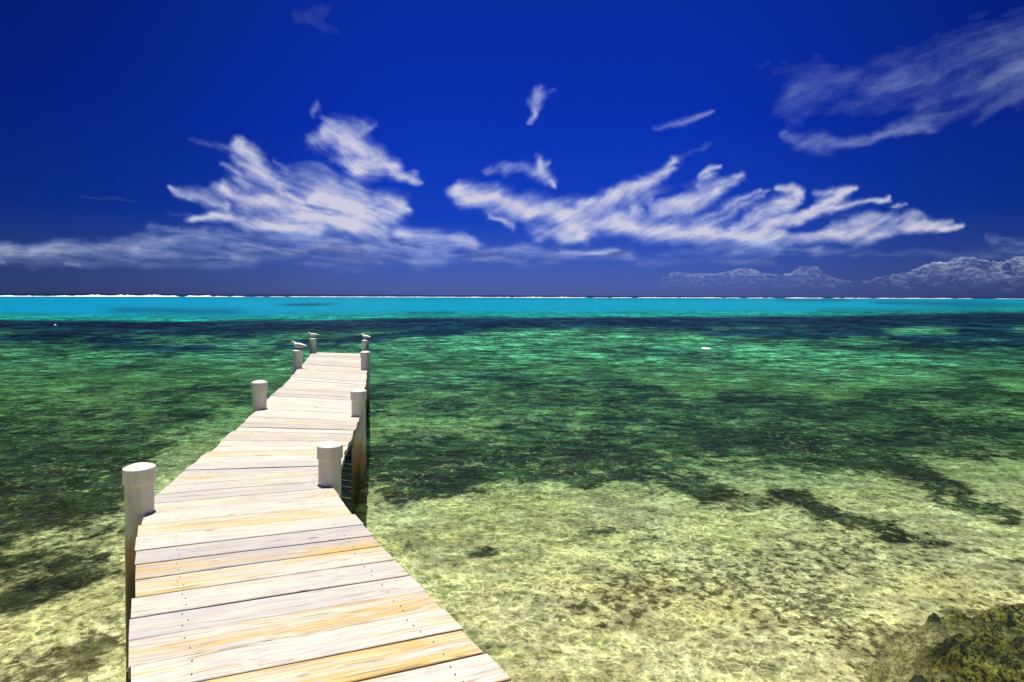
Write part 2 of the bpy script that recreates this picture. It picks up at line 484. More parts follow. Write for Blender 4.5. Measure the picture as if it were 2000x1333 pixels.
# ------------------------------------------------------------------ surf on the far reef
m = NT("white_foam")
pos = m.n('ShaderNodeNewGeometry').outputs['Position']
fo = m.noise(pos, .25, 4).outputs[0]
foam_mat = m.out(m.principled(m.mix(m.maprange(fo, .3, .7), (.72, .74, .76), (.86, .86, .85)), .9, .1))
SEG = [(-60, 62, .55), (62, 95, .25), (95, 143, .5), (143, 347, 1.0), (366, 412, .95), (420, 447, .6), (452, 478, .5), (500, 515, .25),
       (528, 560, .25), (565, 1000, .62), (1000, 1146, .8), (1158, 1190, .35), (1193, 1235, .6), (1243, 1326, .7),
       (1328, 1411, .65), (1413, 1446, .5), (1458, 1492, .65), (1496, 1512, .35), (1532, 1606, .7), (1627, 1642, .8),
       (1647, 1668, .8), (1672, 1702, .5), (1712, 1858, .55), (1868, 1896, .4), (1945, 2060, .25)]
bm = bmesh.new()
for x0, x1, hh in SEG:
    n = max(4, int((x1 - x0) / 1.6))
    prev = None
    for i in range(n + 1):
        x = x0 + (x1 - x0) * i / n
        dv = float(np.interp(x, [-800, 0, 600, 1000, 1400, 2000, 3000], [6.5, 6.3, 4.5, 4.0, 3.0, 2.0, 1.6]))
        yy = F * 2.5 / dv
        xx = (x - CX) / F * yy
        e = min(1, min(i, n - i) / 3.0)
        hz = hh * yy / F * (1.05 if x < 560 else .62) * (2.6 if x < 420 else 1.8 + .5 * (x > 900) * 0) * (.55 + .9 * random.random() * (.5 + .5 * math.sin(x * .11))) * e + .02
        wd_ = yy * .012
        ring = [bm.verts.new((xx, yy - wd_, -.05)), bm.verts.new((xx, yy - wd_ * .35, hz * .8)),
                bm.verts.new((xx, yy, hz)), bm.verts.new((xx, yy + wd_ * .5, hz * .4)), bm.verts.new((xx, yy + wd_, -.05))]
        if prev:
            for k_ in range(4):
                bm.faces.new((prev[k_], ring[k_], ring[k_ + 1], prev[k_ + 1]))
        prev = ring
surf = from_bm("surf", bm, foam_mat, smooth=True)
tag(surf, kind='stuff', label="broken line of white surf breaking on the reef along the horizon", cat="surf")

# ------------------------------------------------------------------ materials of the jetty
m = NT("weathered_plank")
oc = m.n('ShaderNodeTexCoord').outputs['Object']
oi = m.n('ShaderNodeObjectInfo')
sepc = m.n('ShaderNodeSeparateColor'); m.put(sepc.inputs[0], oi.outputs['Color'])
offs = m.n('ShaderNodeCombineXYZ')
m.put(offs.inputs[0], m.math('MULTIPLY', oi.outputs['Random'], 57.0)); m.put(offs.inputs[1], m.math('MULTIPLY', oi.outputs['Random'], 23.0))
p0 = m.vadd(oc, offs.outputs[0])
wq = m.vscale(m.vadd(m.noise(m.mapping(p0, (1.2, 3, 1)), 1.3, 2).outputs[1], (.5, .5, .5), 'SUBTRACT'), .10)
p1 = m.vadd(p0, wq)
g1 = m.noise(m.mapping(p1, (.55, 9, 9)), 1.6, 6, .62).outputs[0]     # broad streaks
g2 = m.noise(m.mapping(p1, (1.6, 75, 75)), 1.5, 5, .65).outputs[0]   # fine grain
g3 = m.noise(m.mapping(p0, (.9, 3.0, 3)), 1.7, 4, .55).outputs[0]    # weathering clouds
rings = m.n('ShaderNodeTexWave', wave_type='BANDS', bands_direction='Y')
m.put(rings.inputs[0], m.mapping(p1, (.12, 1, 1))); rings.inputs['Scale'].default_value = 11
rings.inputs['Distortion'].default_value = 5.5; rings.inputs['Detail'].default_value = 3; rings.inputs['Detail Scale'].default_value = .8
pale = m.mix(m.maprange(g3, .35, .65), (0.53, 0.49, 0.405), (0.45, 0.425, 0.39))
pale = m.mix(m.maprange(g2, .42, .62, 0, .72), pale, (0.30, 0.27, 0.25))
org = m.mix(m.maprange(g2, .40, .66), (0.54, 0.39, 0.14), (0.36, 0.23, 0.07))
g4 = m.noise(m.mapping(p1, (.9, 26, 26)), 1.5, 4, .6).outputs[0]
oa = m.math('ADD', m.math('MULTIPLY', g1, 1.15), m.math('MULTIPLY', m.math('SUBTRACT', g4, .5), .38))
oa = m.math('ADD', m.math('SUBTRACT', oa, .07), m.math('MULTIPLY', m.math('SUBTRACT', rings.outputs[0], .5), .10))
oa = m.math('ADD', oa, m.math('MULTIPLY', m.math('SUBTRACT', g3, .5), .35))
oa = m.math('ADD', oa, m.math('MULTIPLY', m.math('SUBTRACT', sepc.outputs[0], .5), .42))
wood = m.mix(m.maprange(oa, .50, .78, 0, .92), pale, org)
# grey-violet weathering
gv = m.math('ADD', g1, m.math('MULTIPLY', m.math('SUBTRACT', sepc.outputs[1], .5), .5))
wood = m.mix(m.maprange(gv, .30, .46, .5, 0), wood, (0.31, 0.30, 0.315))
# dark cracks along the grain
ck = m.noise(m.mapping(p1, (.8, 46, 46), loc=(5, 3, 1)), 1.4, 3, .5).outputs[0]
wood = m.mix(m.maprange(ck, .62, .70, 0, .65), wood, (0.12, 0.09, 0.07))
# knots
kv = m.n('ShaderNodeTexVoronoi', feature='F1'); m.put(kv.inputs['Vector'], m.mapping(p1, (2.0, 5.2, 0.0))); kv.inputs['Scale'].default_value = 1.0
kn = m.maprange(kv.outputs['Distance'], .045, .10, 1, 0)
ksel = m.n('ShaderNodeSeparateColor'); m.put(ksel.inputs[0], kv.outputs['Color'])
kn = m.math('MULTIPLY', kn, m.maprange(ksel.outputs[0], .50, .54, 0, .75))
wood = m.mix(kn, wood, (0.16, 0.11, 0.08))
wood = m.mix(1.0, wood, m.mix(sepc.outputs[2], (0.72, 0.72, 0.72), (1.10, 1.10, 1.10)), 'MULTIPLY')
bh = m.math('ADD', m.math('MULTIPLY', g2, 1.0), m.math('MULTIPLY', ck, -.6))
wood_mat = m.out(m.principled(wood, .82, .25, m.bump(bh, .35, .006)))

m = NT("rusty_nail")
nail_mat = m.out(m.principled((.045, .035, .03), .7, .3))

m = NT("dark_wet_timber")
oc = m.n('ShaderNodeTexCoord').outputs['Object']
nz = m.noise(m.mapping(oc, (1, 8, 8)), 2.5, 5).outputs[0]
beam_mat = m.out(m.principled(m.mix(nz, (.035, .028, .02), (.13, .10, .07)), .8, .3, m.bump(nz, .4, .01)))

def post_mat(name, grey_patches, tide=0.0):
    m = NT(name)
    g_ = m.n('ShaderNodeNewGeometry').outputs['Position']
    oc = m.n('ShaderNodeTexCoord').outputs['Object']
    sx = m.n('ShaderNodeSeparateXYZ'); m.put(sx.inputs[0], g_)
    z = sx.outputs[2]
    a = m.noise(g_, 3.2, 5, .6).outputs[0]
    b = m.noise(m.mapping(g_, (18, 18, 1.4)), 1.0, 5, .6).outputs[0]
    c = m.noise(g_, 70, 3, .6).outputs[0]
    col = m.mix(m.maprange(a, .35, .65), (.62, .61, .53), (.55, .55, .475))
    col = m.mix(m.maprange(b, .50, .68, 0, .35), col, (.36, .33, .22))
    col = m.mix(m.maprange(m.noise(g_, 12, 4, .7).outputs[0], .58, .70, 0, .3), col, (.30, .30, .26))
    col = m.mix(m.maprange(c, .68, .74, 0, .5), col, (.25, .23, .2))
    # tide marks: rust-yellow, then black algae, low on the pile
    zz = m.math('ADD', m.math('SUBTRACT', z, tide), m.math('MULTIPLY', m.math('SUBTRACT', b, .5), .55))
    col = m.mix(m.maprange(zz, .34, .62, .9, 0), col, (.26, .13, .03))
    col = m.mix(m.maprange(zz, .08, .34, .96, 0), col, (.018, .018, .010))
    if grey_patches:
        q = m.noise(m.mapping(oc, (7, 7, 2.2), loc=(grey_patches, 0, 0)), 1.6, 3, .5).outputs[0]
        col = m.mix(m.maprange(q, .50, .54, 0, .85), col, (.20, .23, .27))  # dark blue-grey patches scattered over pipe and cap
    return m.out(m.principled(col, m.maprange(a, .3, .7, .38, .55), .45, m.bump(c, .12, .003)))
post_plain = post_mat("painted_pipe", 0)
post_rust = post_mat("rust_streaked_pipe", 0, .27)
post_patchy = post_mat("patchy_painted_pipe", 3.0)

# ------------------------------------------------------------------ the jetty
# joints between planks, read along the deck from near to far: left end, right end (photo pixels -> deck plane)
L = [(252, 1800, 1190, 1546), (252, 1680, 1093, 1440), (250, 1589, 1043, 1377), (251, 1504, 994.7, 1328), ]
JOINTS = [
    (246, 2010, 1364, 1735), (248, 1850, 1226, 1585), (249, 1700, 1112, 1460),
    (250, 1592, 1045, 1384), (251, 1505, 994.7, 1328), (252, 1428, 946, 1275), (253, 1357, 901, 1229),
    (253.7, 1301.6, 863.6, 1190), (255, 1250.6, 829, 1155), (257.5, 1207, 798.6, 1123), (260, 1168, 771, 1093),
    (260.5, 1133, 746, 1066), (263, 1102.4, 727.4, 1045.5), (267, 1075, 707.4, 1024), (270, 1049.5, 690, 1005),
    (272.5, 1026.7, 675.2, 986), (281, 1004, 662, 968.6), (293, 984, 650, 952.5), (307.4, 965.4, 656, 938),
    (325.4, 948.8, 661, 925), (342.8, 932.6, 665, 917), (362, 918.8, 667, 909.5), (378.2, 906.2, 670, 899),
    (392.5, 893.3, 673, 888), (409, 882.3, 676, 879.5), (423, 871.5, 680, 870), (432, 860.7, 684, 862.5),
    (443, 850.4, 686.7, 856.4), (457.2, 842.2, 689.4, 848.2), (465.3, 834.1, 691.8, 840.6), (475.7, 826.2, 696.6, 832.6),
    (487.4, 813.5, 699.3, 824.2), (500.5, 804, 701, 816), (508, 798.4, 703, 808.5), (513.5, 790.2, 705, 801.6), (517.5, 784.6, 707, 795.2),
    (523, 778.8, 708.5, 789.4), (529.8, 772.8, 709.5, 783.3), (536.5, 767.9, 710.5, 777.6), (543.3, 762, 711.2, 772),
    (548.5, 757.3, 712, 766.9), (554.5, 751.9, 712.5, 761.9), (560, 746.2, 713, 756.6), (564, 742.2, 713.6, 751.8),
    (568, 736.6, 714.6, 746.4), (572.5, 731.6, 715.2, 740.6), (577, 727.0, 715.6, 736.2), (580.5, 722.7, 716, 732.0),
    (583.5, 719.0, 716.4, 728.0), (586.5, 715.6, 716.8, 724.3), (590.8, 711.4, 710.5, 718.6), (595, 706.8, 710.3, 713.2),
    (598.3, 702.9, 710.2, 708.2), (601.5, 699.0, 710.0, 703.8), (604.3, 695.3, 709.6, 699.6), (607, 691.8, 709.2, 695.5),
    (609.8, 688.3, 709, 691.2)]
JW = [(at_z(a, b, DECK), at_z(c, d, DECK)) for a, b, c, d in JOINTS]
# orange, pale/grey, brightness of each board, near to far
TONE = [(.5, .5, .6), (.5, .5, .6), (.45, .7, .7), (.42, .9, .95), (.50, .9, .9), (.90, .7, .75), (.56, .75, .85), (.72, .7, .62),
        (.32, .35, .75), (.36, .38, .8), (.62, .7, .75), (.88, .3, .5), (.22, .15, .6), (.36, .6, .8), (.78, .7, .75), (.40, .7, .85),
        (.48, .3, .75), (.36, .2, .65), (.40, .35, .7), (.68, .5, .8), (.36, .2, .7), (.32, .25, .75), (.34, .5, .85), (.70, .7, .9), (.48, .7, 1)]
jetty = empty("jetty", (0.0, 3.0, 0.0))
tag(jetty, "long bleached plank jetty on white pipe piles running out over green shallows", "jetty")
PW = Matrix.Translation((0.0, -3.0, 0.0))

def make_plank(i):
    (l0, r0), (l1, r1) = JW[i], JW[i + 1]
    rg = random.Random(100 + i)
    jl, jr = rg.uniform(-.012, .012), rg.uniform(-.012, .012)
    gap = [rg.uniform(.0028, .0068) for _ in range(4)]
    if i > 26: gap = [q * rg.uniform(1.0, 2.2) for q in gap]
    if i > 38: gap = [q * 1.7 for q in gap]
    c = (l0 + r0 + l1 + r1) / 4
    ax = ((r0 + r1) - (l0 + l1)).normalized()
    ay = Vector((-ax.y, ax.x, 0))
    far = (l1 + r1) / 2 - (l0 + r0) / 2
    def loc(p): d = p - c; return (d.dot(ax), d.dot(ay))
    N = 14
    z0 = rg.uniform(-.003, .002); tilt = rg.uniform(-.0025, .0025); bow = rg.uniform(-.0015, .004)
    bm = bmesh.new()
    TH = .056
    rows = []
    bw = rg.uniform(-.004, .004)
    for k in range(N + 1):
        t = k / N
        a = l0.lerp(r0, t) + (l1 - l0).lerp(r1 - r0, t).normalized() * (gap[0] * (1 - t) + gap[1] * t)
        b = l1.lerp(r1, t) - (l1 - l0).lerp(r1 - r0, t).normalized() * (gap[2] * (1 - t) + gap[3] * t)
        wav = .0012 * math.sin(t * 9 + i) + bw * .3 * math.sin(math.pi * t)
        a = a + far.normalized() * wav; b = b + far.normalized() * wav
        e = jl if k == 0 else (jr if k == N else 0)
        xa, ya = loc(a); xb, yb = loc(b)
        xa += e; xb += e
        zt = z0 + bow * math.sin(math.pi * t)
        bv = .0035
        gb = min(gap) - .0007
        prof = [(xa, ya - gb, -TH), (xa, ya, zt - tilt - bv), (xa, ya + bv, zt - tilt),
                (xb, yb - bv, zt + tilt), (xb, yb, zt + tilt - bv), (xb, yb + gb, -TH)]
        rows.append([bm.verts.new(q) for q in prof])
    for k in range(N):
        for j in range(6):
            j2 = (j + 1) % 6
            bm.faces.new((rows[k][j], rows[k + 1][j], rows[k + 1][j2], rows[k][j2]))
    bm.faces.new(rows[0][::-1]); bm.faces.new(rows[-1])
    bmesh.ops.recalc_face_normals(bm, faces=bm.faces)
    # nail heads near both ends, in the board's mesh
    for side, t in ((0, .165), (1, .868)):
        for s in ((.22, .5, .78) if rg.random() < .35 else (.25, .72)):
            tt = t + rg.uniform(-.014, .014)
            a = l0.lerp(r0, tt); b = l1.lerp(r1, tt)
            q = a.lerp(b, s + rg.uniform(-.04, .04))
            x, y = loc(q)
            nv = [bm.verts.new((x + .0040 * math.cos(u * math.pi / 4), y + .0040 * math.sin(u * math.pi / 4),
                                z0 + bow * math.sin(math.pi * tt) + .0035)) for u in range(8)]
            f = bm.faces.new(nv); f.material_index = 1
    o = from_bm("plank", bm, [wood_mat, nail_mat], jetty)
    o.matrix_parent_inverse = Matrix.Identity(4)
    o.matrix_local = PW @ Matrix.Translation(c) @ Matrix((ax, ay, Vector((0, 0, 1)))).transposed().to_4x4()
    if i < len(TONE): r, g_, b_ = TONE[i]
    else: r, g_, b_ = rg.uniform(.25, .52), rg.uniform(.3, .7), rg.uniform(.3, 1.1)
    o.color = (r, g_, b_, 1)
    if i in (5, 11, 14): o['label'] = "board streaked with orange, less bleached than its neighbours"
    return o
planks = [make_plank(i) for i in range(len(JW) - 1)]

def beam(name, pts, w, h, ztop):
    """a timber following a polyline in plan"""
    bm = bmesh.new(); prev = None
    for k, p in enumerate(pts):
        a = pts[max(0, k - 1)]; b = pts[min(len(pts) - 1, k + 1)]
        d = (b - a); d.z = 0; d.normalize(); n = Vector((-d.y, d.x, 0)) * w / 2
        vs = [bm.verts.new((q.x, q.y - 3.0, zz)) for q, zz in ((p + n, ztop), (p - n, ztop), (p - n, ztop - h), (p + n, ztop - h))]
        if prev:
            for j in range(4): bm.faces.new((prev[j], vs[j], vs[(j + 1) % 4], prev[(j + 1) % 4]))
        else: bm.faces.new(vs[::-1])
        prev = vs
    bm.faces.new(prev)
    bmesh.ops.recalc_face_normals(bm, faces=bm.faces)
    return from_bm(name, bm, beam_mat, jetty)
zt = DECK - .060
idx = [0, 8, 16, 18, 26, 32, 36, 44, 49, len(JW) - 1]
for t in (.10, .5, .90):
    beam("stringer", [JW[k][0].lerp(JW[k][1], t) for k in idx], .05, .19, zt)

POSTS = [  # x, y of the foot's centre on the deck plane (photo px), rim height above deck, finish
    (273, 1001.6, .335, 2), (643, 944.5, .33, 0), (507.1, 798.7, .375, 0), (701.5, 811.9, .33, 0),
    (580.8, 719.6, .385, 0), (714, 722.3, .375, 0), (611.8, 690, .395, 1), (713.4, 691, .36, 1)]
post_xyz = []
def lathe(prof, n=40):
    bm = bmesh.new(); rings_ = []
    for r, z in prof:
        if r < 1e-5: rings_.append([bm.verts.new((0, 0, z))])
        else: rings_.append([bm.verts.new((r * math.cos(2 * math.pi * k / n), r * math.sin(2 * math.pi * k / n), z)) for k in range(n)])
    for a, b in zip(rings_[:-1], rings_[1:]):
        for k in range(n):
            k2 = (k + 1) % n
            if len(a) == 1: bm.faces.new((a[0], b[k], b[k2]))
            elif len(b) == 1: bm.faces.new((a[k], b[0], a[k2]))
            else: bm.faces.new((a[k], b[k], b[k2], a[k2]))
    bmesh.ops.recalc_face_normals(bm, faces=bm.faces)
    return bm
for (x, y, rim, st) in POSTS:
    p = at_z(x, y, DECK)
    top = DECK + rim
    mt = (post_plain, post_patchy, post_rust)[st]
    pr = [(.0935, -1.6), (.0935, 0.2), (.0935, top - .06)]
    o = from_bm("post", lathe(pr), mt, jetty, smooth=True)
    lean = (random.uniform(-.006, .006), random.uniform(-.006, .006))
    o.location = (p.x, p.y - 3.0, 0)
    o.rotation_euler = (lean[0], lean[1], random.uniform(0, 6))
    cp = [(.0935, top - .112), (.1045, top - .112), (.106, top - .108), (.106, top - .004), (.1042, top)]
    for k in range(1, 9):
        a = k / 8 * math.pi / 2
        cp.append((.1042 * (1 - k / 8), top + .028 * (1 - (1 - k / 8) ** 2)))
    cp[-1] = (0, cp[-1][1])
    c = from_bm("post_cap", lathe(cp, 48), mt, o, smooth=True)
    post_xyz.append((p.x, p.y, top))
    # keep the crisp edge of the cap's skirt
    for me in (c.data,):
        me.set_sharp_from_angle(angle=math.radians(20))
# cross timbers at the piles
for a, b in ((0, 1), (2, 3), (4, 5), (6, 7)):
    pa, pb = Vector(post_xyz[a]), Vector(post_xyz[b])
    d = (pb - pa); d.z = 0; d.normalize()
    s = Vector((-d.y, d.x, 0))
    for sg in (-1, 1):
        off = s * sg * .13
        beam("cross_beam", [Vector((pa.x, pa.y, 0)) + d * .06 + off, Vector((pb.x, pb.y, 0)) - d * .06 + off], .05, .20, zt - .193)
q0, q1 = JW[9]
beam("cross_beam", [q0 - (q1 - q0).normalized() * .022, q1 - (q1 - q0).normalized() * .10], .05, .09, zt - .193)

# ------------------------------------------------------------------ terns on the far posts
def simple(name, col, rough=.7, spec=.3):
    m = NT(name)
    oc = m.n('ShaderNodeTexCoord').outputs['Object']
    nz = m.noise(m.mapping(oc, (30, 60, 60)), 1.5, 4).outputs[0]
    c2 = tuple(q * .8 for q in col)
    return m.out(m.principled(m.mix(nz, c2, col), rough, spec))
feather = simple("white_feathers", (.84, .83, .78))
wing_m = simple("pale_grey_wing", (.80, .80, .78))
tip_shade_m = simple("dark_wing_tip_and_shade", (.035, .035, .04))
black_m = simple("black_feathers", (.02, .02, .022))
beak_m = simple("orange_beak", (.75, .22, .02), .4, .5)

def loft(rings_, n=16):
    """rings_: (x, y, z, half width, half height) along the body's spine"""
    bm = bmesh.new(); prev = None; P = [Vector(r[:3]) for r in rings_]
    for k, r in enumerate(rings_):
        a = P[max(0, k - 1)]; b = P[min(len(P) - 1, k + 1)]
        t = (b - a).normalized(); side = Vector((0, 1, 0)); up = t.cross(side) * -1
        if up.z < 0: up = -up
        vs = [bm.verts.new(P[k] + side * r[3] * math.cos(2 * math.pi * j / n) + up * r[4] * math.sin(2 * math.pi * j / n)) for j in range(n)]
        if prev:
            for j in range(n): bm.faces.new((prev[j], vs[j], vs[(j + 1) % n], prev[(j + 1) % n]))
        else: bm.faces.new(vs[::-1])
        prev = vs
    bm.faces.new(prev)
    bmesh.ops.recalc_face_normals(bm, faces=bm.faces)
    return bm

def make_tern():
    root = empty("tern")
    body = [(-.235, 0, .073, .010, .003), (-.20, 0, .080, .017, .006), (-.15, 0, .088, .026, .015), (-.10, 0, .094, .038, .029),
            (-.05, 0, .097, .048, .040), (0, 0, .099, .053, .046), (.05, 0, .104, .052, .046), (.088, 0, .117, .043, .041),
            (.112, 0, .138, .031, .033), (.124, 0, .158, .025, .028), (.137, 0, .176, .0235, .025), (.155, 0, .187, .024, .023),
            (.176, 0, .187, .020, .019), (.192, 0, .182, .012, .012), (.198, 0, .180, .006, .007)]
    body = [(x, y, z + (.008 if x < .12 else .004), a * 1.12, h_ * (1.28 if x < .1 else 1.12)) for x, y, z, a, h_ in body]
    b = from_bm("body", loft(body), feather, root, smooth=True)
    cap = [(.118, 0, .190, .010, .003), (.127, 0, .196, .020, .0075), (.140, 0, .203, .023, .009), (.155, 0, .206, .0215, .008), (.166, 0, .205, .012, .005)]
    from_bm("cap_feathers", loft([(x, y, z - .004, a * 1.04, h_ * 1.3) for x, y, z, a, h_ in cap], 12), black_m, b, smooth=True)
    from_bm("beak", loft([(.190, 0, .180, .009, .0095), (.215, 0, .178, .0065, .0085), (.240, 0, .173, .004, .006), (.262, 0, .166, .001, .0015)], 10), beak_m, root, smooth=True)
    for s in (-1, 1):
        wg = [(.080, s * .046, .134, .006, .014), (.055, s * .056, .131, .010, .028), (.01, s * .059, .126, .011, .032),
              (-.05, s * .054, .118, .010, .028), (-.11, s * .040, .108, .008, .020), (-.16, s * .026, .100, .006, .012)]
        w_ = from_bm("wing", loft(wg, 12), wing_m, root, smooth=True)
        tp = [(.06, s * .060, .108, .005, .006), (0, s * .068, .096, .007, .012), (-.06, s * .063, .091, .007, .013), (-.12, s * .044, .090, .006, .012), (-.16, s * .026, .0925, .005, .010), (-.20, s * .016, .090, .004, .007), (-.25, s * .008, .085, .003, .004), (-.285, s * .004, .082, .001, .001)]  # dark tip, drawn on forward as the shade line under the wing
        from_bm("wing_tip_and_shade", loft(tp, 8), tip_shade_m, w_, smooth=True)
        bm = bmesh.new(); bmesh.ops.create_icosphere(bm, subdivisions=2, radius=.0042, matrix=Matrix.Translation((.163, s * .0212, .190)))
        from_bm("eye", bm, black_m, b, smooth=True)
        lg = loft([(.012, s * .020, .062, .006, .006), (.010, s * .020, .03, .0035, .0035), (.010, s * .020, .004, .0035, .0035)], 8)
        for q in (-.5, 0, .5):      # toes
            a0 = Vector((.008, s * .020, .003)); a1 = a0 + Vector((math.cos(q) * .030, math.sin(q) * .030, 0))
            n_ = Vector((-math.sin(q), math.cos(q), 0)) * .003
            f = [lg.verts.new(t_) for t_ in (a0 - n_, a1 - n_ * .6, a1 + n_ * .6, a0 + n_)]
            f2 = [lg.verts.new(t_.co + Vector((0, 0, .004))) for t_ in f]
            lg.faces.new(f[::-1]); lg.faces.new(f2)
            for j in range(4): lg.faces.new((f[j], f[(j + 1) % 4], f2[(j + 1) % 4], f2[j]))
        from_bm("leg", lg, black_m, root, smooth=True)
    return root

def copy_tree(o, parent=None):
    c = o.copy(); COL.objects.link(c); c.parent = parent
    for ch in list(o.children): copy_tree(ch, c)
    return c
tern = make_tern()
spots = [(4, .040, .0, .86, 176, "large white tern with orange beak on the nearest post with a bird"),
         (6, .020, .0, .74, 202, "white tern facing left, perched on the far left end post of the jetty"),
         (7, .022, .0, .74, 160, "white tern facing left, perched on the far right end post of the jetty")]
terns = [tern, copy_tree(tern), copy_tree(tern)]
for o, (k, dx, dy, s, rz, lab) in zip(terns, spots):
    x, y, z = post_xyz[k]
    o.location = (x + dx, y + dy, z + .0225)
    o.scale = (s, s, s)
    o.rotation_euler = (0, 0, math.radians(rz))
    tag(o, lab, "bird", "terns perched on the jetty posts")
terns[1].rotation_euler.y = math.radians(2)

# ------------------------------------------------------------------ reef rock in the near right corner
def reef_rock(name, outline, zc, label, seed, cell=.016):
    pts = [at_z(x, y, zc) for x, y in outline]
    xs = [p.x for p in pts]; ys_ = [p.y for p in pts]
    x0, x1, y0, y1 = min(xs) - .9, max(xs) + .9, min(ys_) - .9, max(ys_) + .9
    nx, ny = int((x1 - x0) / cell), int((y1 - y0) / cell)
    gx, gy = np.meshgrid(np.linspace(x0, x1, nx), np.linspace(y0, y1, ny))
    wxx = gx + .30 * (fbm(gx * 3.1 + 7, gy * 3.1, seed, 4) - .5) * 2; wyy = gy + .30 * (fbm(gx * 3.1, gy * 3.1 + 5, seed + 2, 4) - .5) * 2
    inside = np.zeros_like(gx, bool); dist = np.full_like(gx, 9.0)
    for (ax_, ay_), (bx_, by_) in zip(zip(xs, ys_), zip(xs[1:] + xs[:1], ys_[1:] + ys_[:1])):
        c = ((ay_ > wyy) != (by_ > wyy)) & (wxx < (bx_ - ax_) * (wyy - ay_) / (by_ - ay_ + 1e-9) + ax_)
        inside ^= c
        dx, dy = bx_ - ax_, by_ - ay_
        h_ = np.clip(((wxx - ax_) * dx + (wyy - ay_) * dy) / (dx * dx + dy * dy), 0, 1)
        dist = np.minimum(dist, np.hypot(wxx - ax_ - dx * h_, wyy - ay_ - dy * h_))
    sd = np.where(inside, dist, -dist)
    lump = .55 * fbm(gx * 5, gy * 5, seed + 1, 5, .6) + .45 * (1 - np.abs(2 * fbm(gx * 11, gy * 11, seed + 4, 4, .6) - 1))
    zz = zc - .12 + .11 * sstep(-.10, .25, sd) + .17 * (lump - .5) * 2 * sstep(-.1, .1, sd)
    zz = zz - 1.0 * (1 - sstep(-.95, .05, sd))
    zz = np.where(zz > -.01, -.01 + .35 * (zz + .01), zz)
    zz = np.maximum(zz, -1.0)
    me, idx_ = grid_mesh(name, np.stack([gx, gy, zz], -1).reshape(-1, 3), ny, nx, keep=(zz > -.97).ravel())
    o = link(name, me, rock_mat, smooth=True)
    c = Vector((float(np.mean(xs)), float(np.mean(ys_)), 0))
    me.transform(Matrix.Translation(-c)); o.location = c
    tag(o, label, "rock")
    return o
m = NT("algae_covered_rock")
oc = m.n('ShaderNodeTexCoord').outputs['Object']
a = m.noise(oc, 5, 6, .65).outputs[0]; b = m.noise(oc, 26, 5, .65).outputs[0]; c = m.noise(oc, 2.0, 3).outputs[0]
col = m.mix(m.maprange(b, .44, .56), (.014, .012, .004), (.36, .35, .045))
col = m.mix(m.maprange(a, .54, .68, 0, .6), col, (.22, .17, .04))
col = m.mix(m.maprange(c, .38, .52, .85, 0), col, (.02, .02, .008))
sz = m.n('ShaderNodeSeparateXYZ'); m.put(sz.inputs[0], oc)
drift = m.math('ADD', sz.outputs[2], m.math('MULTIPLY', m.math('SUBTRACT', a, .5), .7))
col = m.mix(m.maprange(drift, -.42, -.16, .95, 0), col, m.mix(m.maprange(b, .45, .58), (.74, .68, .36), (.34, .34, .13)))
rock_mat = m.out(m.principled(col, .55, .5, m.bump(m.math('ADD', b, a), .9, .05)))
reef_rock("reef_rock", [(1650, 1360), (1742, 1312), (1790, 1312), (1850, 1322), (1862, 1264), (1905, 1240), (1960, 1234), (2060, 1242), (2300, 1235), (2600, 1300), (2600, 1700), (1700, 1700)], -.075,
          "dark algae covered reef rock breaking the surface in the near right corner", 2)
reef_rock("reef_rock", [(1850, 1190), (1930, 1178), (2060, 1170), (2200, 1185), (2180, 1222), (2000, 1224), (1900, 1210)], -.14,
          "flat drowned ledge of green weed just behind the large reef rock", 8)

# ------------------------------------------------------------------ clouds: real sheets of cirrus high above the sea
m = NT("cirrus")
al = m.attr('dens')
td = m.n('ShaderNodeBsdfTranslucent'); m.put(td.inputs[0], m.mix(m.attr('dens'), (.17, .25, .44), (.345, .335, .345)))
tb = m.n('ShaderNodeBsdfTransparent')
mx = m.n('ShaderNodeMixShader'); m.put(mx.inputs[0], al)
m.t.links.new(tb.outputs[0], mx.inputs[1]); m.t.links.new(td.outputs[0], mx.inputs[2])
cirrus_mat = m.out(mx.outputs[0])

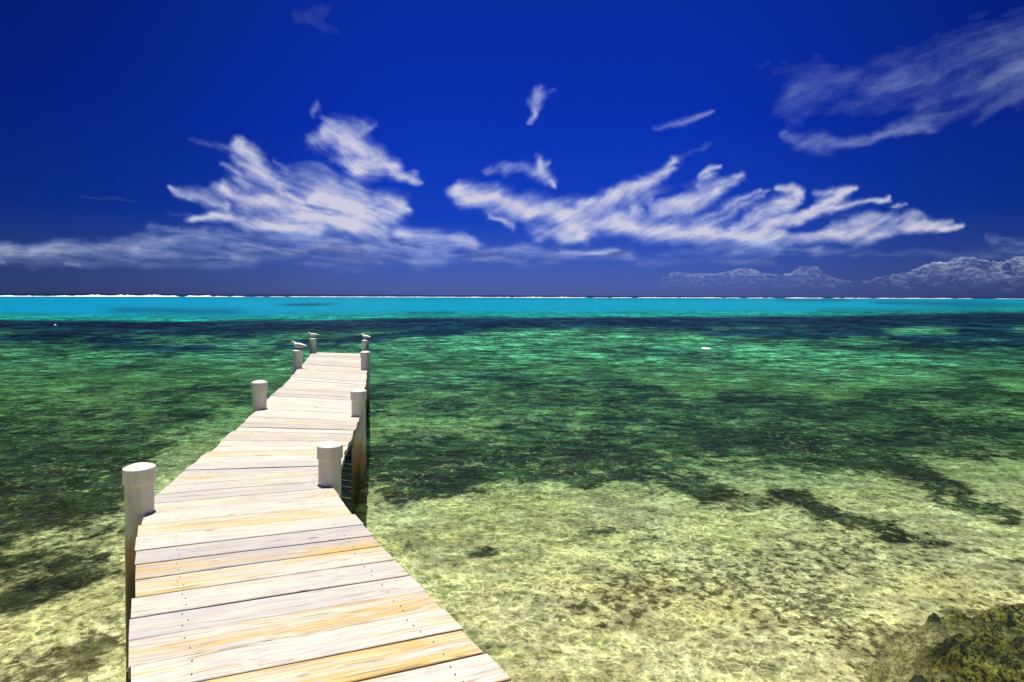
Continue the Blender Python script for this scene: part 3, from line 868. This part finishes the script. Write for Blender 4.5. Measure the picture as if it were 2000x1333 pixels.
def cloud_sheet(S, box, H, ang, label, stretch=(90, 9), amt=.42, step=2.6, seed=0, soft=1.0, bend=0.0, cut=.0, gain=1.0, warp=34):
    x0, y0, x1, y1 = box
    nx, ny = int((x1 - x0) / step), int((y1 - y0) / step)
    gx, gy = np.meshgrid(np.linspace(x0, x1, nx), np.linspace(y0, y1, ny))
    wx_ = gx + warp * (fbm(gx / 60, gy / 40, seed, 4) - .5) * 1.6
    wy_ = gy + warp * .6 * (fbm(gx / 60 + 40, gy / 40, seed + 3, 4) - .5) * 1.6
    d = strokes(wx_, wy_, S, soft=soft)
    aa = np.radians(ang) + bend * (fbm(gx / 220, gy / 160, seed + 5, 2) - .5)
    cs, sn = math.cos(math.radians(ang)), math.sin(math.radians(ang))
    jx = gx + 20 * (fbm(gx / 110, gy / 80, seed + 7, 2) - .5) * bend
    jy = gy + 70 * (fbm(gx / 170 + 8, gy / 110, seed + 9, 2) - .5) * bend
    u = jx * cs + jy * sn; w_ = -jx * sn + jy * cs
    fib = .6 * fbm(u / stretch[0], w_ / stretch[1] / 1.5, seed + 1, 5, .55) + .4 * fbm(u / stretch[0] * 2.2, w_ / stretch[1] / 1.9, seed + 3, 5, .6)
    fib = fib + .22 * (fbm(u / 22, w_ / 3.2, seed + 6, 3, .6) - .5)
    blot = fbm(gx / 46, gy / 28, seed + 2, 4, .55)
    d2 = strokes(wx_, wy_, S, soft=soft * .28)
    d = .60 * d + .40 * d2 * (.55 + .9 * (fib - .3))
    e = d * .95 + (fib - .5) * amt * 1.7 * (.22 + d) + (blot - .5) * .55 * d
    dens = sstep(.02, 1.15, e) * sstep(.01, .35, d)
    dens = np.clip(dens * gain * .92, 0, .80)
    # fade where the sheet ends
    ex = np.minimum(gx - x0, x1 - gx) / 40; ey = np.minimum(gy - y0, y1 - gy) / 20
    dens *= np.clip(ex, 0, 1) * np.clip(ey, 0, 1)
    dx = (gx - CX) / F; dz = -(gy - CY) / F
    D = np.stack([dx, dz, -np.ones_like(dx)], -1) @ M3n.T
    t = H / np.maximum(D[..., 2], .004)
    P = D * t[..., None]; P[..., 2] += CAM_H
    me, idx_ = grid_mesh("cirrus_cloud", P.reshape(-1, 3), ny, nx, keep=(dens > .012).ravel())
    add_attr(me, 'dens', dens.ravel()[idx_])
    o = link("cirrus_cloud", me, cirrus_mat, smooth=True)
    tag(o, label, "cloud", kind=None)
    return o
LEFT = [
    (.85, [(462, 280, 9), (474, 302, 15), (495, 328, 17), (520, 348, 14), (542, 372, 12), (572, 393, 11), (605, 404, 10)]),
    (.6, [(455, 318, 10), (480, 322, 12)]), (.3, [(375, 273, 6), (415, 282, 9), (455, 294, 8)]),
    (.4, [(429, 327, 5), (465, 345, 7), (500, 362, 6)]), (.35, [(528, 312, 4), (560, 330, 6)]),
    (.7, [(325, 362, 4), (390, 384, 9), (440, 397, 10)]), (.35, [(350, 362, 8), (430, 378, 10)]),
    (.95, [(442, 372, 10), (510, 390, 20), (570, 412, 24), (620, 430, 22), (690, 440, 18), (745, 450, 12)]),
    (1., [(628, 384, 14), (675, 402, 26), (720, 420, 30), (762, 416, 24), (800, 416, 8)]),
    (.6, [(690, 396, 14), (740, 392, 14), (780, 398, 10)]),
    (.92, [(376, 430, 8), (418, 418, 10), (459, 420, 11), (495, 437, 12), (570, 448, 13), (620, 452, 9)]),
    (.5, [(560, 346, 18), (620, 346, 20), (690, 358, 18)]), (.35, [(600, 370, 20), (700, 374, 20)]),
]
LEFT_UP = [(.45, [(602, 222, 7), (612, 210, 6)]), (.4, [(618, 234, 6), (632, 250, 9)]),
    (.6, [(612, 270, 12), (660, 270, 26), (700, 262, 18), (722, 250, 9)]), (.35, [(640, 250, 14), (700, 245, 10)]),
    (.85, [(670, 288, 14), (700, 300, 18), (740, 315, 20), (775, 332, 14), (808, 352, 5)]),
    (.7, [(700, 334, 18), (735, 335, 14)]), (.35, [(660, 310, 10), (700, 325, 10)])]
RIGHT = [
    (1., [(898, 372, 12), (930, 384, 18), (965, 392, 22), (1031, 408, 24), (1090, 425, 24), (1130, 452, 16), (1136, 472, 9)]),
    (.6, [(949, 428, 7), (987, 446, 7)]), (.6, [(1030, 452, 8), (1090, 466, 11), (1150, 478, 8)]),
    (.95, [(1090, 420, 16), (1150, 432, 22), (1207, 441, 20), (1317, 450, 22), (1444, 464, 17), (1565, 462, 15), (1675, 456, 14), (1757, 441, 12), (1884, 438, 4)]),
    (.9, [(1136, 410, 12), (1207, 385, 15), (1270, 362, 14), (1300, 340, 10), (1318, 316, 7)]),
    (.25, [(1318, 316, 8), (1380, 280, 6)]),
    (.9, [(1240, 410, 14), (1290, 404, 18), (1345, 392, 19), (1405, 368, 13), (1462, 338, 5)]),
    (.75, [(1380, 340, 5), (1398, 326, 7), (1412, 322, 4)]), (.6, [(1370, 360, 6), (1400, 345, 8)]),
    (.6, [(1360, 430, 9), (1433, 396, 7), (1488, 370, 4)]), (.45, [(1380, 440, 7), (1460, 400, 5), (1500, 372, 3)]),
    (.85, [(1440, 440, 14), (1480, 418, 15), (1525, 402, 14), (1560, 385, 8)]), (.8, [(1518, 368, 6), (1550, 374, 8), (1572, 380, 6)]),
    (.9, [(1510, 440, 12), (1560, 420, 12), (1612, 402, 9), (1650, 378, 9), (1675, 366, 5)]), (.7, [(1600, 382, 7), (1660, 370, 8)]),
    (.75, [(1560, 428, 8), (1620, 412, 8), (1690, 396, 6), (1732, 388, 3)]), (.6, [(1735, 403, 4), (1774, 399, 4)]),
    (.7, [(1640, 440, 8), (1700, 428, 9), (1800, 420, 7)]), (.6, [(1760, 436, 8), (1860, 428, 4)]),
    (-.85, [(1548, 447, 6), (1590, 442, 8), (1640, 436, 5)]), (-.7, [(1260, 404, 8)]), (-.75, [(1572, 400, 6), (1592, 386, 6)]),
    (-.5, [(1445, 415, 7)]), (-.6, [(1285, 386, 3), (1340, 372, 4)])]
SMALL1 = [(.45, [(950, 332, 7), (985, 322, 9), (1010, 328, 8)]), (.4, [(985, 345, 6), (990, 325, 8)]),
          (.45, [(1020, 322, 8), (1045, 335, 12)]), (.95, [(1058, 312, 6), (1062, 335, 11), (1074, 356, 8), (1082, 368, 3)]), (.6, [(1062, 325, 8), (1086, 318, 3)])]
SMALL2 = [(.75, [(1052, 176, 7), (1056, 196, 10), (1046, 215, 6), (1037, 238, 3)]), (.45, [(1060, 190, 8), (1084, 180, 5)])]
SMALL3 = [(.6, [(1278, 252, 4), (1334, 236, 6), (1394, 212, 3)])]
VEIL = [(.62, [(1530, 262, 8), (1570, 278, 12), (1640, 282, 9), (1720, 268, 8), (1820, 240, 9)]), (.75, [(1560, 276, 10), (1590, 272, 9)]),
        (.33, [(1560, 190, 26), (1700, 150, 34), (1850, 105, 34), (2150, 30, 50)]), (.34, [(1500, 222, 14), (1650, 205, 26), (1850, 160, 34), (2150, 90, 40)]),
        (.35, [(1700, 180, 12), (1800, 150, 14)]), (.42, [(1800, 215, 10), (1900, 175, 16), (2100, 100, 26)]), (.35, [(1780, 250, 12), (1950, 200, 20), (2100, 150, 30)]),
        (.2, [(1500, 140, 20), (1600, 120, 20)])]
TOP = [(.26, [(585, 30, 14), (625, 38, 20), (655, 52, 12)]), (.12, [(640, 10, 20), (720, -5, 20)])]
LOW = [(.62, [(-60, 492, 10), (150, 486, 14), (300, 474, 17), (430, 468, 20), (600, 474, 22), (780, 474, 20), (930, 478, 14)]),
       (.7, [(780, 462, 8), (860, 458, 10), (925, 470, 9)]), (.45, [(300, 446, 7), (400, 452, 8)]),
       (.5, [(930, 498, 10), (1050, 492, 10), (1240, 492, 7)]), (.33, [(-60, 512, 14), (400, 506, 22), (900, 504, 20), (1240, 508, 14), (1500, 505, 16)]),
       (.42, [(1380, 486, 8), (1480, 482, 9), (1600, 488, 9)]), (.32, [(1600, 500, 12), (1800, 494, 12), (2060, 492, 12)]),
       (.35, [(1925, 458, 7), (1980, 466, 9), (2060, 462, 12)]), (.5, [(-20, 513, 5), (12, 516, 4)]), (.3, [(120, 516, 3), (150, 517, 3)]),
       (.2, [(160, 380, 4), (260, 398, 6), (380, 418, 6)])]
cloud_sheet(LEFT, (260, 235, 880, 492), 6000, 24, "large swept white cirrus cloud low in the left half of the sky", seed=1, bend=1.2)
cloud_sheet(LEFT_UP, (560, 180, 870, 385), 6150, 26, "hooked wisp of cirrus above the right side of the left cloud", seed=4, bend=1.4, stretch=(60, 7))
cloud_sheet(RIGHT, (850, 250, 1960, 510), 6300, -22, "long white cirrus cloud with raised feathery tips right of centre", seed=6, bend=1.2, stretch=(80, 8))
cloud_sheet(SMALL1, (900, 280, 1120, 395), 6450, -40, "small ragged wisp just above the left end of the long cloud", seed=8, soft=.75, gain=.8, warp=24, stretch=(40, 6))
cloud_sheet(SMALL2, (990, 140, 1120, 265), 6600, 110, "small lone tuft of cirrus high in the middle of the sky", seed=2, soft=.75, gain=.75, warp=24, stretch=(40, 6))
cloud_sheet(SMALL3, (1230, 185, 1440, 280), 6750, -20, "thin slanting streak of cirrus between the lone tuft and the veil", seed=3, soft=.8, gain=.6, warp=20, stretch=(60, 5))
cloud_sheet(VEIL, (1400, -60, 2260, 340), 6900, -20, "faint wide veil of cirrus in the upper right of the sky", seed=5, bend=.55, amt=.8, stretch=(150, 15), warp=44, gain=.37, soft=.7)
cloud_sheet(TOP, (500, -60, 780, 110), 7050, 15, "faint puff of cirrus at the top edge left of centre", seed=7, stretch=(40, 20), gain=.5, soft=.7)
cloud_sheet(LOW, (-140, 360, 2160, 560), 2600, 3, "low streaky haze band of cloud lying above the horizon", seed=9, stretch=(180, 8), amt=.55, bend=.6, gain=.85)

# cumulus far out on the right
m = NT("cumulus")
pos = m.n('ShaderNodeNewGeometry').outputs['Position']
sx = m.n('ShaderNodeSeparateXYZ'); m.put(sx.inputs[0], pos)
nn = m.noise(pos, .004, 5, .65).outputs[0]
dfc = m.n('ShaderNodeBsdfDiffuse'); dfc.inputs[0].default_value = (.62, .66, .74, 1)
m.put(dfc.inputs['Normal'], m.bump(m.noise(pos, .006, 6, .7).outputs[0], 1.0, 30))
tb = m.n('ShaderNodeBsdfTransparent')
zz = m.math('ADD', sx.outputs[2], m.math('MULTIPLY', m.math('SUBTRACT', nn, .5), 500))
tlc = m.n('ShaderNodeBsdfTranslucent'); tlc.inputs[0].default_value = (.62, .66, .74, 1)
mc = m.n('ShaderNodeAddShader'); m.t.links.new(dfc.outputs[0], mc.inputs[0]); m.t.links.new(tlc.outputs[0], mc.inputs[1])
mx = m.n('ShaderNodeMixShader'); m.put(mx.inputs[0], m.math('MULTIPLY', m.maprange(zz, 60, 1000, .0, .10), m.maprange(m.noise(pos, .0030, 6, .7, .5).outputs[0], .40, .62, .05, 1.0)))
m.t.links.new(tb.outputs[0], mx.inputs[1]); m.t.links.new(mc.outputs[0], mx.inputs[2])
cum_mat = m.out(mx.outputs[0])
def cumulus(top, label, seed, D=15000., ybase=566):
    rg = random.Random(seed)
    bm = bmesh.new()
    xs_ = [p[0] for p in top]; yt = [p[1] for p in top]
    mpp = D / F
    x = xs_[0]
    while x < xs_[-1]:
        y = float(np.interp(x, xs_, yt))
        r = rg.uniform(4.5, 9.0)
        yy_ = y + r
        while yy_ < ybase:
            p = at_y(x + rg.uniform(-4, 4), yy_, D + rg.uniform(-250, 250) - (yy_ - y) * 6)
            bmesh.ops.create_icosphere(bm, subdivisions=2, radius=r * mpp, matrix=Matrix.Translation(p) @ Matrix.Diagonal((rg.uniform(1, 1.3), 1, rg.uniform(.75, 1), 1)))
            yy_ += r * rg.uniform(.9, 1.3); r = rg.uniform(6, 11)
        x += rg.uniform(3.5, 7)
    o = from_bm("cumulus_cloud", bm, cum_mat, smooth=True)
    rm = o.modifiers.new("merge", 'REMESH'); rm.mode = 'VOXEL'; rm.voxel_size = 22; rm.use_smooth_shade = True
    tx = bpy.data.textures.new("puffs", 'CLOUDS'); tx.noise_scale = 110; tx.noise_depth = 2
    dm = o.modifiers.new("billow", 'DISPLACE'); dm.texture = tx; dm.strength = 50; dm.mid_level = .5; dm.texture_coords = 'GLOBAL'
    tag(o, label, "cloud")
    return o
cumulus([(1690, 548), (1720, 540), (1760, 533), (1800, 520), (1830, 511), (1850, 512), (1870, 502), (1890, 500), (1930, 508), (1960, 511), (1990, 500), (2030, 496), (2100, 510), (2180, 530)],
        "heaped cumulus cloud low on the horizon at the right edge", 3)
cumulus([(1300, 540), (1320, 530), (1345, 534), (1380, 533), (1400, 534), (1420, 530), (1440, 524), (1470, 524), (1490, 534), (1530, 536), (1555, 528), (1565, 520), (1590, 518), (1600, 532), (1640, 545), (1670, 550)],
        "row of small cumulus puffs low on the horizon left of the heaped cloud", 9)

# tiny white float far out on the dark water
def float_buoy(x, y, s, label):
    p = at_z(x, y, 0)
    prof = [(0, -.5), (.35, -.42), (.5, -.2), (.52, 0), (.46, .22), (.3, .36), (.12, .42), (.10, .58), (0, .60)]
    o = from_bm("buoy", lathe([(r * s, z * s) for r, z in prof], 20), simple("white_buoy_paint", (.8, .8, .78), .5, .4), smooth=True)
    o.location = (p.x, p.y, .05 * s)
    tag(o, label, "buoy")
p = at_z(1378, 681, 0)
bm = bmesh.new()
gx_, gy_ = 26, 10
vs = [[bm.verts.new((p.x + (i - 12.5) * .022 + .03 * random.random(), p.y + (j - 4.5) * .09,
       -.03 + .07 * max(0, 1 - ((i - 12.5) / 12.5) ** 2 - ((j - 4.5) / 5) ** 2) * (.3 + random.random()))) for i in range(gx_)] for j in range(gy_)]
for j in range(gy_ - 1):
    for i in range(gx_ - 1): bm.faces.new((vs[j][i], vs[j][i + 1], vs[j + 1][i + 1], vs[j + 1][i]))
tag(from_bm("foam", bm, foam_mat, smooth=True), "small patch of white foam on the green water right of centre", "foam", kind='stuff')
float_buoy(108, 636, .16, "tiny white buoy floating on the dark water at the far left")
